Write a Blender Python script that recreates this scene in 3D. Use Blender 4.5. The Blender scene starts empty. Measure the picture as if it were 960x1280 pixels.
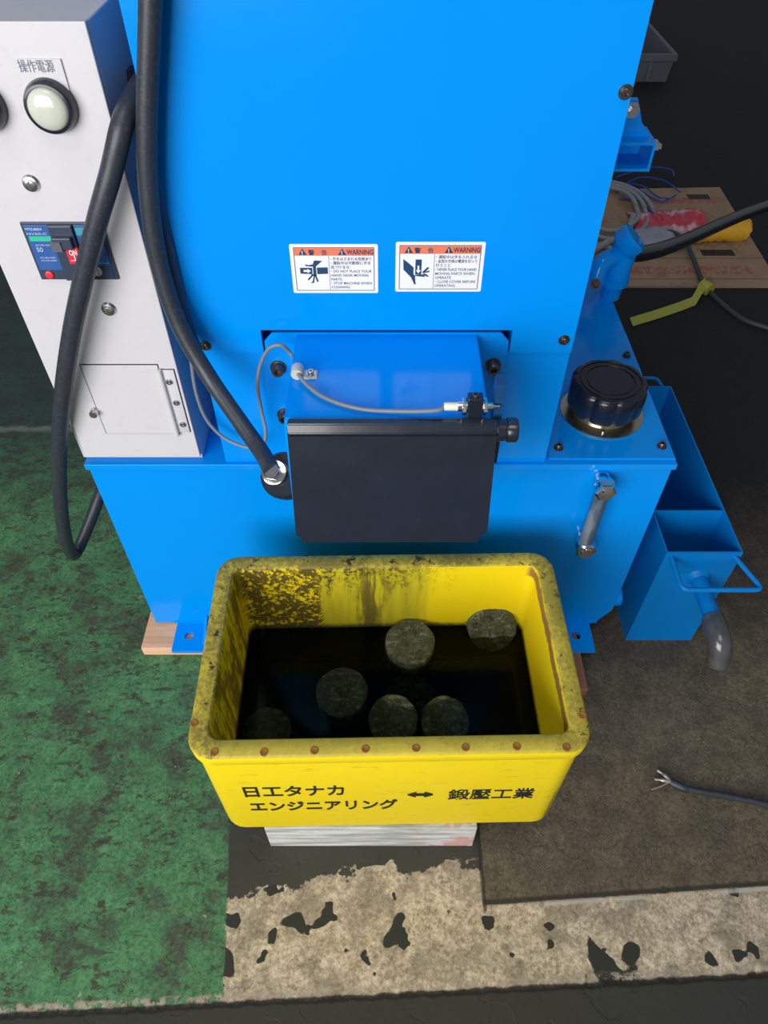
import bpy, bmesh, math, random
from mathutils import Vector, Matrix
random.seed(7)
S = bpy.context.scene
C = S.collection
PI = math.pi

# ------------------------------------------------------------------ camera
F_PX, PITCH = 885.43, math.radians(48.04)
CAM = Vector((0.0054, -0.83, 0.8013))
cam = bpy.data.cameras.new('camera')
cam_o = bpy.data.objects.new('camera', cam)
C.objects.link(cam_o)
cam.sensor_fit = 'VERTICAL'
cam.sensor_height = 36.0
cam.lens = F_PX * 36.0 / 1280.0
cam.clip_start = 0.02
cam_o.location = CAM
cam_o.rotation_euler = (PI / 2 - PITCH, 0, 0)
S.camera = cam_o

# ------------------------------------------------------------------ light
world = bpy.data.worlds.new('world')
S.world = world
world.use_nodes = True
bg = world.node_tree.nodes['Background']
bg.inputs[0].default_value = (0.80, 0.90, 1.0, 1)
bg.inputs[1].default_value = 0.20


def area(name, loc, target, sx, sy, power, col=(1, 1, 1)):
    l = bpy.data.lights.new(name, 'AREA')
    l.shape = 'RECTANGLE'
    l.size, l.size_y, l.energy, l.color = sx, sy, power, col
    o = bpy.data.objects.new(name, l)
    C.objects.link(o)
    o.location = loc
    o.rotation_euler = (Vector(target) - Vector(loc)).to_track_quat('-Z', 'Y').to_euler()
    return o


area('doorway_daylight', (-1.7, -3.3, 1.1), (-0.1, 0.0, -0.1), 3.0, 2.2, 176, (1.0, 0.985, 0.96))
area('roof_light', (-0.3, -1.4, 3.6), (-0.1, -0.1, 0.0), 1.6, 1.6, 30, (1.0, 0.98, 0.95))
S.view_settings.view_transform = 'Standard'
S.view_settings.look = 'None'
S.view_settings.gamma = 1.0
S.view_settings.use_curve_mapping = False
S.view_settings.exposure = 0.0


# ------------------------------------------------------------------ helpers
def at(px, py, axis, v):
    """the point of the real plane axis=v seen at photograph pixel (px, py)"""
    s, c = math.sin(PITCH), math.cos(PITCH)
    fw, up = Vector((0, c, -s)), Vector((0, s, c))
    d = fw * F_PX + Vector((1, 0, 0)) * (px - 480) - up * (py - 640)
    i = 'XYZ'.index(axis)
    return CAM + d * ((v - CAM[i]) / d[i])


class Sh:
    """short-hand for building a procedural material"""
    def __init__(s, name):
        s.m = bpy.data.materials.new(name)
        s.m.use_nodes = True
        s.t = s.m.node_tree
        s.b = s.t.nodes['Principled BSDF']
        tc = s.t.nodes.new('ShaderNodeTexCoord')
        s.co = tc.outputs['Object']

    def put(s, sock, v):
        if hasattr(v, 'is_linked') or hasattr(v, 'links'):
            s.t.links.new(v, sock)
        elif isinstance(v, tuple) and len(v) == 3 and sock.type == 'RGBA':
            sock.default_value = (*v, 1)
        else:
            sock.default_value = v

    def math(s, op, a, b=0.0):
        n = s.t.nodes.new('ShaderNodeMath')
        n.operation = op
        s.put(n.inputs[0], a)
        s.put(n.inputs[1], b)
        return n.outputs[0]

    def mul(s, *a):
        r = a[0]
        for x in a[1:]:
            r = s.math('MULTIPLY', r, x)
        return r

    def add(s, a, b): return s.math('ADD', a, b)
    def sub(s, a, b): return s.math('SUBTRACT', a, b)
    def inv(s, a): return s.math('SUBTRACT', 1.0, a)
    def mx(s, a, b): return s.math('MAXIMUM', a, b)

    def noise(s, scale, detail=4, rough=.6, stretch=None, off=None):
        v = s.co
        if stretch or off:
            mp = s.t.nodes.new('ShaderNodeMapping')
            s.t.links.new(s.co, mp.inputs[0])
            if stretch: mp.inputs['Scale'].default_value = stretch
            if off: mp.inputs['Location'].default_value = off
            v = mp.outputs[0]
        n = s.t.nodes.new('ShaderNodeTexNoise')
        s.t.links.new(v, n.inputs['Vector'])
        n.inputs['Scale'].default_value = scale
        n.inputs['Detail'].default_value = detail
        n.inputs['Roughness'].default_value = rough
        return n.outputs[0]

    def step(s, v, e, w):
        n = s.t.nodes.new('ShaderNodeMapRange')
        n.interpolation_type = 'SMOOTHSTEP'
        s.put(n.inputs[0], v)
        s.put(n.inputs[1], e - w)
        s.put(n.inputs[2], e + w)
        return n.outputs[0]

    def mix(s, f, a, b):
        n = s.t.nodes.new('ShaderNodeMix')
        n.data_type = 'RGBA'
        s.put(n.inputs[0], f)
        s.put(n.inputs[6], a)
        s.put(n.inputs[7], b)
        return n.outputs[2]

    def xyz(s):
        n = s.t.nodes.new('ShaderNodeSeparateXYZ')
        s.t.links.new(s.co, n.inputs[0])
        return n.outputs

    def bump(s, h, strength=.3, dist=.002):
        n = s.t.nodes.new('ShaderNodeBump')
        n.inputs['Strength'].default_value = strength
        n.inputs['Distance'].default_value = dist
        s.put(n.inputs['Height'], h)
        s.t.links.new(n.outputs[0], s.b.inputs['Normal'])

    def base(s, c): s.put(s.b.inputs['Base Color'], c)
    def rough(s, r): s.put(s.b.inputs['Roughness'], r)


def mat(name, col, rough=.5, metal=0.0, var=.12, scale=30, bump=0.0, bscale=200, coat=0.0, dirt=None, spec=.5):
    s = Sh(name)
    n = s.noise(scale)
    lo = tuple(c * (1 - var) for c in col)
    hi = tuple(min(1, c * (1 + var)) for c in col)
    c = s.mix(n, lo, hi)
    if dirt:
        c = s.mix(s.mul(s.step(s.noise(dirt[1], 6, .7), .6, .08), dirt[2]), c, dirt[0])
    s.base(c)
    s.rough(s.add(s.mul(s.noise(scale * 2), .12), rough - .06))
    s.b.inputs['Metallic'].default_value = metal
    s.b.inputs['Coat Weight'].default_value = coat
    s.b.inputs['Specular IOR Level'].default_value = spec
    s.b.inputs['Coat Roughness'].default_value = .08
    if bump: s.bump(s.noise(bscale, 3), bump)
    return s.m


def link(name, bm, m, parent=None, smooth=None):
    bmesh.ops.recalc_face_normals(bm, faces=bm.faces)
    if smooth is not None:
        a = math.radians(smooth)
        for f in bm.faces: f.smooth = True
        for e in bm.edges:
            if len(e.link_faces) == 2: e.smooth = e.calc_face_angle() < a
    if parent:
        root = parent
        while root.parent: root = root.parent
        o0 = root.location.copy()
    else:
        xs = [v.co for v in bm.verts]
        o0 = Vector([(min(v[i] for v in xs) + max(v[i] for v in xs)) / 2 for i in range(3)])
        o0.z = min(v.z for v in xs)
    bmesh.ops.translate(bm, verts=bm.verts, vec=-o0)
    me = bpy.data.meshes.new(name)
    bm.to_mesh(me)
    bm.free()
    me.materials.append(m)
    o = bpy.data.objects.new(name, me)
    C.objects.link(o)
    if parent: o.parent = parent
    else: o.location = o0
    return o


def tag(o, label, cat, group=None, kind=None):
    o['label'] = label
    o['category'] = cat
    if group: o['group'] = group
    if kind: o['kind'] = kind
    return o


def thing(name, loc, label, cat, group=None, kind=None):
    o = bpy.data.objects.new(name, None)
    C.objects.link(o)
    o.location = loc
    o.empty_display_size = .05
    return tag(o, label, cat, group, kind)


def B(): return bmesh.new()


def box(bm, x0, x1, y0, y1, z0, z1, bev=0.0, seg=2):
    t = B()
    bmesh.ops.create_cube(t, size=1)
    for v in t.verts:
        v.co = Vector(((x0 + x1) / 2 + v.co.x * (x1 - x0), (y0 + y1) / 2 + v.co.y * (y1 - y0), (z0 + z1) / 2 + v.co.z * (z1 - z0)))
    if bev: bmesh.ops.bevel(t, geom=list(t.edges), offset=bev, segments=seg, affect='EDGES', profile=.5)
    return merge(bm, t)


def merge(bm, t, M=None):
    if M is not None: bmesh.ops.transform(t, matrix=M, verts=t.verts)
    me = bpy.data.meshes.new('tmp')
    t.to_mesh(me)
    t.free()
    bm.from_mesh(me)
    bpy.data.meshes.remove(me)
    return bm


def frame(axis):
    a = Vector(axis).normalized()
    u = Vector((0, 0, 1)) if abs(a.z) < .9 else Vector((1, 0, 0))
    x = u.cross(a).normalized()
    return x, a.cross(x), a


def lathe(bm, prof, o, axis=(0, 0, 1), seg=32, rmod=None, cap=True, a0=0.0):
    """prof: (radius, height) along axis from point o"""
    x, y, a = frame(axis)
    o = Vector(o)
    rings = []
    for i, (r, h) in enumerate(prof):
        ring = []
        for k in range(seg):
            t = a0 + 2 * PI * k / seg
            rr = r * (rmod(t, i) if rmod else 1)
            ring.append(bm.verts.new(o + a * h + (x * math.cos(t) + y * math.sin(t)) * rr))
        rings.append(ring)
    for p, q in zip(rings, rings[1:]):
        for k in range(seg):
            bm.faces.new((p[k], p[(k + 1) % seg], q[(k + 1) % seg], q[k]))
    if cap:
        bm.faces.new(rings[0][::-1])
        bm.faces.new(rings[-1])
    return bm


def cyl(bm, p0, p1, r, seg=24, bev=0.0):
    p0, p1 = Vector(p0), Vector(p1)
    L = (p1 - p0).length
    pr = [(r, 0), (r, L)] if not bev else [(r - bev, 0), (r, bev), (r, L - bev), (r - bev, L)]
    return lathe(bm, pr, p0, p1 - p0, seg)


def spline(pts, n=8):
    pts = [Vector(p) for p in pts]
    P = [pts[0] * 2 - pts[1]] + pts + [pts[-1] * 2 - pts[-2]]
    out = []
    for i in range(1, len(P) - 2):
        a, b, c, d = P[i - 1:i + 3]
        for k in range(n):
            t = k / n
            out.append(.5 * (2 * b + (c - a) * t + (2 * a - 5 * b + 4 * c - d) * t * t + (3 * b - a - 3 * c + d) * t ** 3))
    return out + [pts[-1]]


def tube(bm, pts, r, seg=12, n=8, smooth=True):
    p = spline(pts, n) if smooth else [Vector(q) for q in pts]
    T = [(p[min(i + 1, len(p) - 1)] - p[max(i - 1, 0)]).normalized() for i in range(len(p))]
    x, _, _ = frame(T[0])
    rings = []
    for i, q in enumerate(p):
        x = (x - T[i] * x.dot(T[i])).normalized()
        y = T[i].cross(x)
        rr = r(i / (len(p) - 1)) if callable(r) else r
        rings.append([bm.verts.new(q + (x * math.cos(2 * PI * k / seg) + y * math.sin(2 * PI * k / seg)) * rr) for k in range(seg)])
    for a, b in zip(rings, rings[1:]):
        for k in range(seg):
            bm.faces.new((a[k], a[(k + 1) % seg], b[(k + 1) % seg], b[k]))
    bm.faces.new(rings[0][::-1])
    bm.faces.new(rings[-1])
    return bm


def prism(bm, poly, y0, y1, ax='XZ'):
    """polygon in a coordinate plane, pushed along the third axis"""
    def P(a, b, c):
        return {'XZ': (a, c, b), 'XY': (a, b, c), 'YZ': (c, a, b)}[ax]
    lo = [bm.verts.new(P(a, b, y0)) for a, b in poly]
    hi = [bm.verts.new(P(a, b, y1)) for a, b in poly]
    n = len(poly)
    bm.faces.new(lo)
    bm.faces.new(hi[::-1])
    for i in range(n):
        bm.faces.new((lo[i], hi[i], hi[(i + 1) % n], lo[(i + 1) % n]))
    return bm


def rrect(hw, hd, r, n=6):
    out = []
    for cx, cy, a in ((hw - r, hd - r, 0), (-hw + r, hd - r, 90), (-hw + r, -hd + r, 180), (hw - r, -hd + r, 270)):
        for k in range(n + 1):
            t = math.radians(a + 90 * k / n)
            out.append((cx + r * math.cos(t), cy + r * math.sin(t)))
    return out


def loft(bm, loops, cap0=True, cap1=True):
    rs = [[bm.verts.new(p) for p in l] for l in loops]
    n = len(rs[0])
    for a, b in zip(rs, rs[1:]):
        for k in range(n):
            bm.faces.new((a[k], a[(k + 1) % n], b[(k + 1) % n], b[k]))
    if cap0: bm.faces.new(rs[0][::-1])
    if cap1: bm.faces.new(rs[-1])
    return bm


def holed_plate(bm, x0, x1, y0, y1, z0, z1, hx, hy, hr, n=32):
    ins, out = [], []
    for k in range(n):
        t = 2 * PI * k / n
        c, s = math.cos(t), math.sin(t)
        ins.append((hx + hr * c, hy + hr * s))
        q = min([(x1 - hx) / c if c > 1e-6 else 9, (x0 - hx) / c if c < -1e-6 else 9,
                 (y1 - hy) / s if s > 1e-6 else 9, (y0 - hy) / s if s < -1e-6 else 9])
        out.append((hx + q * c, hy + q * s))
    for cx, cy in ((x0, y0), (x0, y1), (x1, y0), (x1, y1)):
        k = min(range(n), key=lambda i: (out[i][0] - cx) ** 2 + (out[i][1] - cy) ** 2)
        out[k] = (cx, cy)
    L = [[(*p, z) for p in l] for l, z in ((out, z0), (out, z1), (ins, z1), (ins, z0))]
    loft(bm, L + [L[0]], False, False)
    bmesh.ops.remove_doubles(bm, verts=bm.verts, dist=1e-6)
    return bm


def screw(bm, p, axis, r, h, sock=True):
    """domed socket-head screw seated at p, facing axis"""
    a = Vector(axis).normalized()
    pr = [(r * 1.5, 0), (r * 1.5, h * .18), (r, h * .18), (r, h * .8), (r * .82, h)]
    if sock: pr += [(r * .5, h), (r * .45, h * .55)]
    return lathe(bm, pr, p, a, 18)


def lettering(text, size, o, width=None, bold=0.0, shear=0.0, depth=.0004, normal='-Y', maxw=None, bm=None, xform=None, align='LEFT'):
    cu = bpy.data.curves.new('txt', 'FONT')
    cu.body = text
    cu.size = size
    cu.offset = bold
    cu.shear = shear
    cu.extrude = depth
    cu.resolution_u = 3
    cu.align_x = align
    ob = bpy.data.objects.new('txt', cu)
    C.objects.link(ob)
    dg = bpy.context.evaluated_depsgraph_get()
    dg.update()
    me = bpy.data.meshes.new_from_object(ob.evaluated_get(dg))
    t = B()
    t.from_mesh(me)
    bpy.data.objects.remove(ob)
    bpy.data.curves.remove(cu)
    bpy.data.meshes.remove(me)
    if t.verts:
        xs = [v.co.x for v in t.verts]
        k = width / (max(xs) - min(xs)) if width else 1
        if maxw: k = min(1, maxw / (max(xs) - min(xs)))
        x0 = min(xs) if align == 'LEFT' else 0
        for v in t.verts: v.co.x = (v.co.x - x0) * k
        bmesh.ops.scale(t, vec=(1, 1, 1), verts=t.verts)
    M = Matrix.Translation(o) @ (Matrix.Rotation(PI / 2, 4, 'X') if normal == '-Y' else Matrix.Identity(4))
    if xform is not None: M = M @ xform
    return merge(bm if bm is not None else B(), t, M)


# ------------------------------------------------------------------ materials
BLUE = mat('blue_machine_paint', (0.0, .278, .88), .14, var=.04, scale=5, bump=.012, bscale=90, spec=.28)
BLUE_D = mat('shaded_blue_bin_paint', (0.0, .19, .58), .4, var=.08, scale=9, bump=.03, bscale=120, spec=.25)  # darker blue: the weaker light on the bin is put into its colour
WHITE = mat('white_enamel', (.63, .615, .65), .38, var=.03, scale=8, bump=.03, bscale=260, dirt=((.42, .40, .40), 60, .12))
BLACK = mat('black_enamel', (.012, .016, .028), .22, var=.2, scale=18, coat=.3)
BLACK_P = mat('black_plastic', (.008, .011, .02), .3, var=.2, scale=40, bump=.03, coat=.2)
RUBBER = mat('black_rubber', (.026, .032, .045), .40, var=.2, scale=60, bump=.1, bscale=500, dirt=((.13, .13, .13), 260, .28))
STEEL = mat('bright_steel', (.62, .60, .58), .22, 1.0, var=.12, scale=80)
CHROME = mat('chrome', (.78, .77, .76), .12, 1.0, var=.08, scale=60)
BRONZE = mat('blackened_bolt_steel', (.16, .13, .12), .33, .9, var=.35, scale=150)
ZINC = mat('yellow_zinc_steel', (.62, .56, .42), .3, 1.0, var=.25, scale=30)
GREYC = mat('grey_cable_sheath', (.20, .21, .23), .45, var=.1, scale=80)
LENS = mat('milky_lamp_lens', (.60, .62, .54), .2, var=.12, scale=70, coat=.4)
INK = mat('black_ink_and_gaps', (.008, .009, .012), .5)
PAPER = mat('white_sticker_film', (.86, .86, .88), .4, var=.02)
CORAL = mat('coral_sticker_print', (.83, .20, .10), .45, var=.04)
NAVY = mat('navy_sticker_print', (.012, .055, .13), .45, var=.1)
GREYINK = mat('grey_sticker_print', (.16, .18, .24), .5)
BRK_BLUE = mat('blue_breaker_face', (.035, .11, .36), .3, var=.15, scale=100)
BRK_BLK = mat('dark_breaker_plastic', (.035, .05, .085), .35, var=.15, scale=60)
RED = mat('red_plastic', (.78, .03, .06), .3)
GREEN = mat('green_breaker_label', (.03, .50, .30), .4)
TEAL = mat('teal_breaker_label', (.05, .30, .36), .4)
CREAM = mat('cream_plastic', (.75, .74, .60), .35)
WOOD = mat('pale_sawn_wood', (.80, .47, .31), .6, var=.1, scale=40)


def wood_mat(name, a, b, stretch):
    s = Sh(name)
    n = s.noise(40, 5, .6, stretch=stretch)
    s.base(s.mix(s.step(n, .5, .18), a, b))
    s.rough(.62)
    s.bump(n, .2)
    return s.m


WOOD = wood_mat('pale_sawn_wood', (.88, .55, .37), (.66, .36, .21), (.12, 1.6, 1.6))
WOOD_D = wood_mat('reddish_brown_wood', (.30, .13, .07), (.18, .075, .045), (1.5, .12, 1.5))


def board_mat():
    s = Sh('weathered_whitewashed_wood')
    n = s.noise(30, 6, .65, stretch=(.3, 3, 3))
    c = s.mix(s.step(n, .5, .14), (.30, .31, .30), (.60, .60, .58))
    x = s.xyz()
    red = s.mul(s.step(x[0], .08, .03), s.step(s.noise(22, 4, .6, off=(3, 1, 0)), .53, .05), .6)
    s.base(s.mix(red, c, (.50, .14, .09)))
    s.rough(.7)
    s.bump(n, .3)
    return s.m


def floor_mat():
    s = Sh('painted_worn_workshop_floor')
    x, y, z = s.xyz()
    nj = s.sub(s.noise(35, 5, .65), .5)
    n_lo = s.noise(4, 5, .6)
    n_mid = s.noise(16, 6, .65)
    n_hi = s.noise(90, 5, .7)
    n_grit = s.noise(420, 3, .6)
    n_gr2 = s.step(s.noise(170, 5, .75, off=(2, 5, 0)), .5, .2)
    n_gr3 = s.step(s.noise(60, 6, .75, off=(7, 1, 0)), .5, .17)
    # green paint, scuffed
    g = s.mix(s.add(s.mul(n_gr2, .5), s.mul(n_gr3, .5)), (.024, .080, .036), (.122, .325, .135))
    g = s.mix(s.mul(s.step(n_grit, .60, .10), .5), g, (.12, .27, .13))
    scuff = s.step(s.add(s.add(s.mul(n_mid, .35), s.mul(n_gr3, .08)), s.mul(s.noise(7, 7, .75, off=(5, 2, 0)), .57)), .535, .06)
    g = s.mix(s.mul(scuff, .85), g, s.mix(n_gr2, (.038, .036, .030), (.080, .084, .062)))
    g = s.mix(s.mul(s.step(s.noise(60, 5, .75, stretch=(.35, 1, 1), off=(1, 8, 0)), .60, .05), .75), g, (.05, .052, .042))
    g = s.mix(s.mul(s.step(s.noise(46, 5, .75, stretch=(.6, 1, 1), off=(3, 3, 0)), .585, .03), .8), g, (.050, .038, .032))
    g = s.mix(s.mul(s.step(s.noise(40, 3, .5, off=(9, 3, 0)), .745, .012), .8), g, (.36, .33, .26))
    # the darker greyer stretch at the back along the cross joint
    back = s.mul(s.step(s.add(y, s.mul(nj, .5)), .50, .22), .88)
    g = s.mix(back, g, (.030, .044, .046))
    g = s.mix(s.mul(s.step(s.math('ABSOLUTE', s.sub(s.add(y, s.mul(nj, .015)), .635)), .012, .007), -1.0) if False else 0.0, g, (.1, .1, .1))
    jb = s.inv(s.step(s.math('ABSOLUTE', s.sub(s.add(y, s.mul(nj, .03)), .66)), .010, .008))
    g = s.mix(s.mul(jb, .6), g, (.20, .21, .20))
    # olive painted concrete
    ol = s.mix(n_mid, (.040, .041, .030), (.062, .061, .046))
    # bare concrete of the pad on the right
    con = s.mix(s.add(s.mul(n_gr2, .6), s.mul(n_gr3, .4)), (.052, .042, .028), (.185, .152, .102))
    con = s.mix(s.mul(s.step(n_mid, .52, .14), .5), con, (.055, .046, .033))
    con = s.mix(s.mul(s.step(n_grit, .64, .06), .5), con, (.32, .28, .20))
    dark = s.step(s.add(s.sub(y, s.mul(s.sub(x, .7), .12)), s.mul(s.sub(n_lo, .5), .5)), .12, .36)  # dark floor tone, with the dim light towards the back painted in
    dim_blk = s.mix(n_hi, (.006, .007, .012), (.014, .015, .021))
    con = s.mix(s.mul(dark, .93), con, dim_blk)
    # peeled light band
    peel = s.mix(s.add(s.mul(n_gr2, .55), s.mul(n_gr3, .45)), (.17, .13, .08), (.78, .66, .48))
    peel = s.mix(s.mul(s.step(n_mid, .53, .08), .55), peel, (.16, .135, .095))
    peel = s.mix(s.mul(s.step(n_grit, .62, .06), .4), peel, (.10, .085, .06))
    blobs = s.step(s.add(s.noise(13, 2, .35, off=(2.3, 7.1, 0)), s.mul(nj, .07)), .645, .006)
    blobs = s.mx(blobs, s.mul(s.step(s.add(s.noise(24, 2, .4, off=(4.2, 1.7, 0)), s.mul(nj, .05)), .66, .006), 1.0))
    peel = s.mix(blobs, peel, (.034, .034, .026))
    # regions
    d_joint = s.add(s.sub(y, s.mul(x, .0453)), .6534)
    dj = s.add(d_joint, s.mul(nj, .012))
    above = s.step(dj, 0, .002)
    m_green = s.inv(s.step(s.add(s.add(x, s.mul(s.add(y, .44), .11)), s.mul(nj, .012)), -.266, .0025))
    d_pad = s.add(s.sub(y, s.mul(x, .061)), .5401)
    m_pad = s.mul(s.step(s.add(x, s.mul(nj, .006)), .172, .0015), s.step(s.add(d_pad, s.mul(nj, .01)), 0, .0015))
    edge = s.add(s.mul(s.sub(s.noise(14, 5, .65, off=(0, 4, 0)), .5), .16), s.add(y, s.mul(s.step(x, -.09, .05), -.028)))
    m_olive = s.step(edge, -.502, .003)
    c = s.mix(m_olive, peel, ol)
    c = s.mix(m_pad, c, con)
    c = s.mix(m_green, c, g)
    c = s.mix(above, s.mix(n_mid, (.030, .030, .023), (.046, .045, .036)), c)
    # crumbling edges: joint and pad border
    crumb = s.mul(s.inv(s.step(s.math('ABSOLUTE', s.sub(dj, .005)), .0075, .003)), s.step(s.noise(75, 5, .75), .50, .05))
    c = s.mix(crumb, c, s.mix(n_hi, (.10, .065, .045), (.60, .52, .40)))
    jl = s.inv(s.step(s.math('ABSOLUTE', s.add(dj, .002)), .0045, .002))
    c = s.mix(s.mul(jl, .92), c, (.014, .012, .010))
    pe = s.inv(s.step(s.math('ABSOLUTE', s.add(d_pad, .003)), .004, .002))
    pe = s.mul(pe, s.step(x, .172, .01), s.step(n_mid, .47, .04))
    c = s.mix(s.mul(pe, .75), c, (.50, .46, .38))
    pk = s.mul(s.inv(s.step(s.math('ABSOLUTE', s.sub(d_pad, .004)), .0045, .003)), s.step(x, .170, .004))
    c = s.mix(s.mul(pk, .8), c, (.028, .023, .018))
    px_ = s.mul(s.inv(s.step(s.math('ABSOLUTE', s.sub(s.add(x, s.mul(nj, .006)), .172)), .003, .0015)), s.step(d_pad, -.01, .004), s.inv(s.step(y, .1, .1)))
    c = s.mix(s.mul(px_, .85), c, (.022, .02, .017))
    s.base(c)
    s.rough(s.add(.58, s.mul(n_hi, .25)))
    s.b.inputs['Specular IOR Level'].default_value = .25
    h = s.add(s.mul(n_hi, .5), s.add(s.mul(blobs, -.6), s.mul(m_pad, 1.2)))
    s.bump(h, .35, .003)
    return s.m


def container_mat():
    s = Sh('stained_yellow_plastic')
    x, y, z = s.xyz()                     # origin at the middle of the base; rim brought to z = .27
    x, y = s.mul(x, 1 / KS), s.mul(y, 1 / KS)
    z = s.add(s.mul(s.sub(z, CH), 1 / KS), .27)
    n1, n2, n3 = s.noise(30, 6, .65), s.noise(120, 6, .72), s.noise(9, 4, .6, off=(3, 5, 2))
    drip = s.noise(30, 5, .65, stretch=(1.6, 1.6, .16))
    c = s.mix(s.noise(8, 4), (.84, .62, .004), (.90, .70, .008))
    inside = s.mul(s.inv(s.step(s.math('ABSOLUTE', x), .279, .003)), s.step(y, -.168, .003), s.inv(s.step(y, .170, .003)))
    inner = s.mul(inside, s.inv(s.step(z, .2685, .001)))
    rim = s.step(z, .266, .002)
    outer = s.inv(s.mx(inside, rim))
    # greenish oily film over the middle of the back wall
    back = s.mul(inner, s.step(y, .140, .01))
    film = s.mul(back, s.step(s.add(x, s.mul(s.sub(n1, .5), .03)), -.125, .008), s.inv(s.step(s.add(x, s.mul(s.sub(drip, .5), .08)), .075, .02)))
    c = s.mix(s.mul(film, s.step(s.add(z, s.mul(s.sub(drip, .5), .12)), .235, .06) if False else film, .8), c, s.mix(s.step(drip, .5, .12), (.50, .44, .02), (.36, .32, .02)))
    # black grime: heavy on the back left wall and in runs across the top
    left = s.inv(s.step(s.add(x, s.mul(s.sub(n1, .5), .03)), -.122, .006))
    g1 = s.mul(back, left, s.step(s.add(s.mul(n2, .6), s.mul(n1, .4)), .455, .05))
    top = s.mul(back, s.step(s.add(z, s.mul(s.sub(drip, .5), .30)), .222, .035), s.inv(s.step(x, .06, .10)), s.step(n2, .50, .05))
    runs = s.mul(back, s.inv(s.step(s.math('ABSOLUTE', s.add(s.sub(x, -.030), s.mul(s.sub(n1, .5), .05))), .022, .014)), s.step(drip, .46, .06), .8)
    g2 = s.mul(inner, s.inv(s.step(x, -.255, .012)), s.step(s.add(s.mul(n1, .4), s.mul(drip, .6)), .485, .06), .85)
    grime = s.mx(s.mx(g1, top), s.mx(runs, g2))
    c = s.mix(s.mul(grime, .93), c, s.mix(n2, (.014, .011, .010), (.085, .055, .022)))
    # tide mark near the liquid
    tide = s.mul(inner, s.inv(s.step(s.add(z, s.mul(s.sub(n2, .5), .02)), .092, .008)))
    c = s.mix(s.mul(tide, .9), c, (.035, .034, .016))
    # brown weathered streak low along the inside of the right wall
    zz = s.add(z, s.mul(s.sub(n1, .5), .03))
    rust = s.mul(inner, s.step(x, .25, .006), s.step(zz, .238, .004), s.inv(s.step(zz, .262, .004)))
    c = s.mix(s.mul(rust, .9), c, (.22, .10, .045))
    # rim dirt, heavier along the left and at the back
    rd = s.mul(rim, s.step(s.add(s.mul(n2, .6), s.mul(n3, .4)), .485, .09))
    rd = s.mul(rd, s.mx(.55, s.inv(s.step(y, -.14, .03))) if False else .85)
    c = s.mix(s.mul(rim, .72), c, s.mix(n1, (.36, .29, .06), (.62, .50, .08)))
    heavy = s.mx(s.mx(s.inv(s.step(x, -.24, .03)), s.step(y, .13, .02)), s.mul(s.step(x, .24, .03), .75))
    c = s.mix(s.mul(rd, s.mx(s.mul(heavy, .72), .25)), c, (.045, .042, .030))
    c = s.mix(s.mul(rim, s.step(s.noise(60, 5, .75, off=(8, 1, 1)), .60, .03), s.mx(heavy, .2), .9), c, (.016, .014, .012))
    # scuffs outside
    sc = s.mul(outer, s.step(s.noise(45, 6, .75, stretch=(.5, .5, 2)), .62, .05), .35)
    c = s.mix(sc, c, (.34, .25, .04))
    low = s.mul(outer, s.inv(s.step(s.add(z, s.mul(s.sub(n2, .5), .02)), -.043, .005)), .5)
    c = s.mix(low, c, (.12, .09, .03))
    s.base(c)
    s.b.inputs['Specular IOR Level'].default_value = .3
    s.rough(s.add(.40, s.mul(n2, .16)))
    s.bump(s.add(n2, s.mul(grime, .6)), .12, .002)
    return s.m


def water_mat():
    m = bpy.data.materials.new('dark_oily_water')
    m.use_nodes = True
    t = m.node_tree
    t.nodes.clear()
    o = t.nodes.new('ShaderNodeOutputMaterial')
    tr = t.nodes.new('ShaderNodeBsdfTransparent')
    tr.inputs[0].default_value = (.80, .84, .72, 1)
    gl = t.nodes.new('ShaderNodeBsdfGlossy')
    gl.inputs['Roughness'].default_value = .09
    gl.inputs['Color'].default_value = (.52, .60, .42, 1)
    fr = t.nodes.new('ShaderNodeFresnel')
    fr.inputs[0].default_value = 1.25
    mx = t.nodes.new('ShaderNodeMixShader')
    t.links.new(fr.outputs[0], mx.inputs[0])
    t.links.new(tr.outputs[0], mx.inputs[1])
    t.links.new(gl.outputs[0], mx.inputs[2])
    va = t.nodes.new('ShaderNodeVolumeAbsorption')
    va.inputs['Color'].default_value = (.25, .34, .20, 1)
    va.inputs['Density'].default_value = 40
    t.links.new(mx.outputs[0], o.inputs['Surface'])
    t.links.new(va.outputs[0], o.inputs['Volume'])
    return m


def slug_mat():
    s = Sh('rough_sawn_steel')
    n = s.step(s.noise(150, 6, .8), .5, .2)
    m = s.noise(35, 5, .7, stretch=(1, 2.2, 1))
    c = s.mix(n, (.055, .063, .036), (.23, .25, .16))
    c = s.mix(s.mul(s.step(m, .57, .04), .6), c, (.44, .48, .37))
    c = s.mix(s.mul(s.step(s.noise(26, 4, .7, off=(1, 2, 3)), .55, .06), .6), c, (.080, .080, .018))
    c = s.mix(s.mul(s.step(s.noise(60, 5, .8, off=(5, 2, 3)), .57, .04), .6), c, (.022, .024, .014))
    s.base(c)
    s.rough(.5)
    s.b.inputs['Metallic'].default_value = .15
    s.bump(s.add(n, m), .7, .004)
    return s.m


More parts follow.
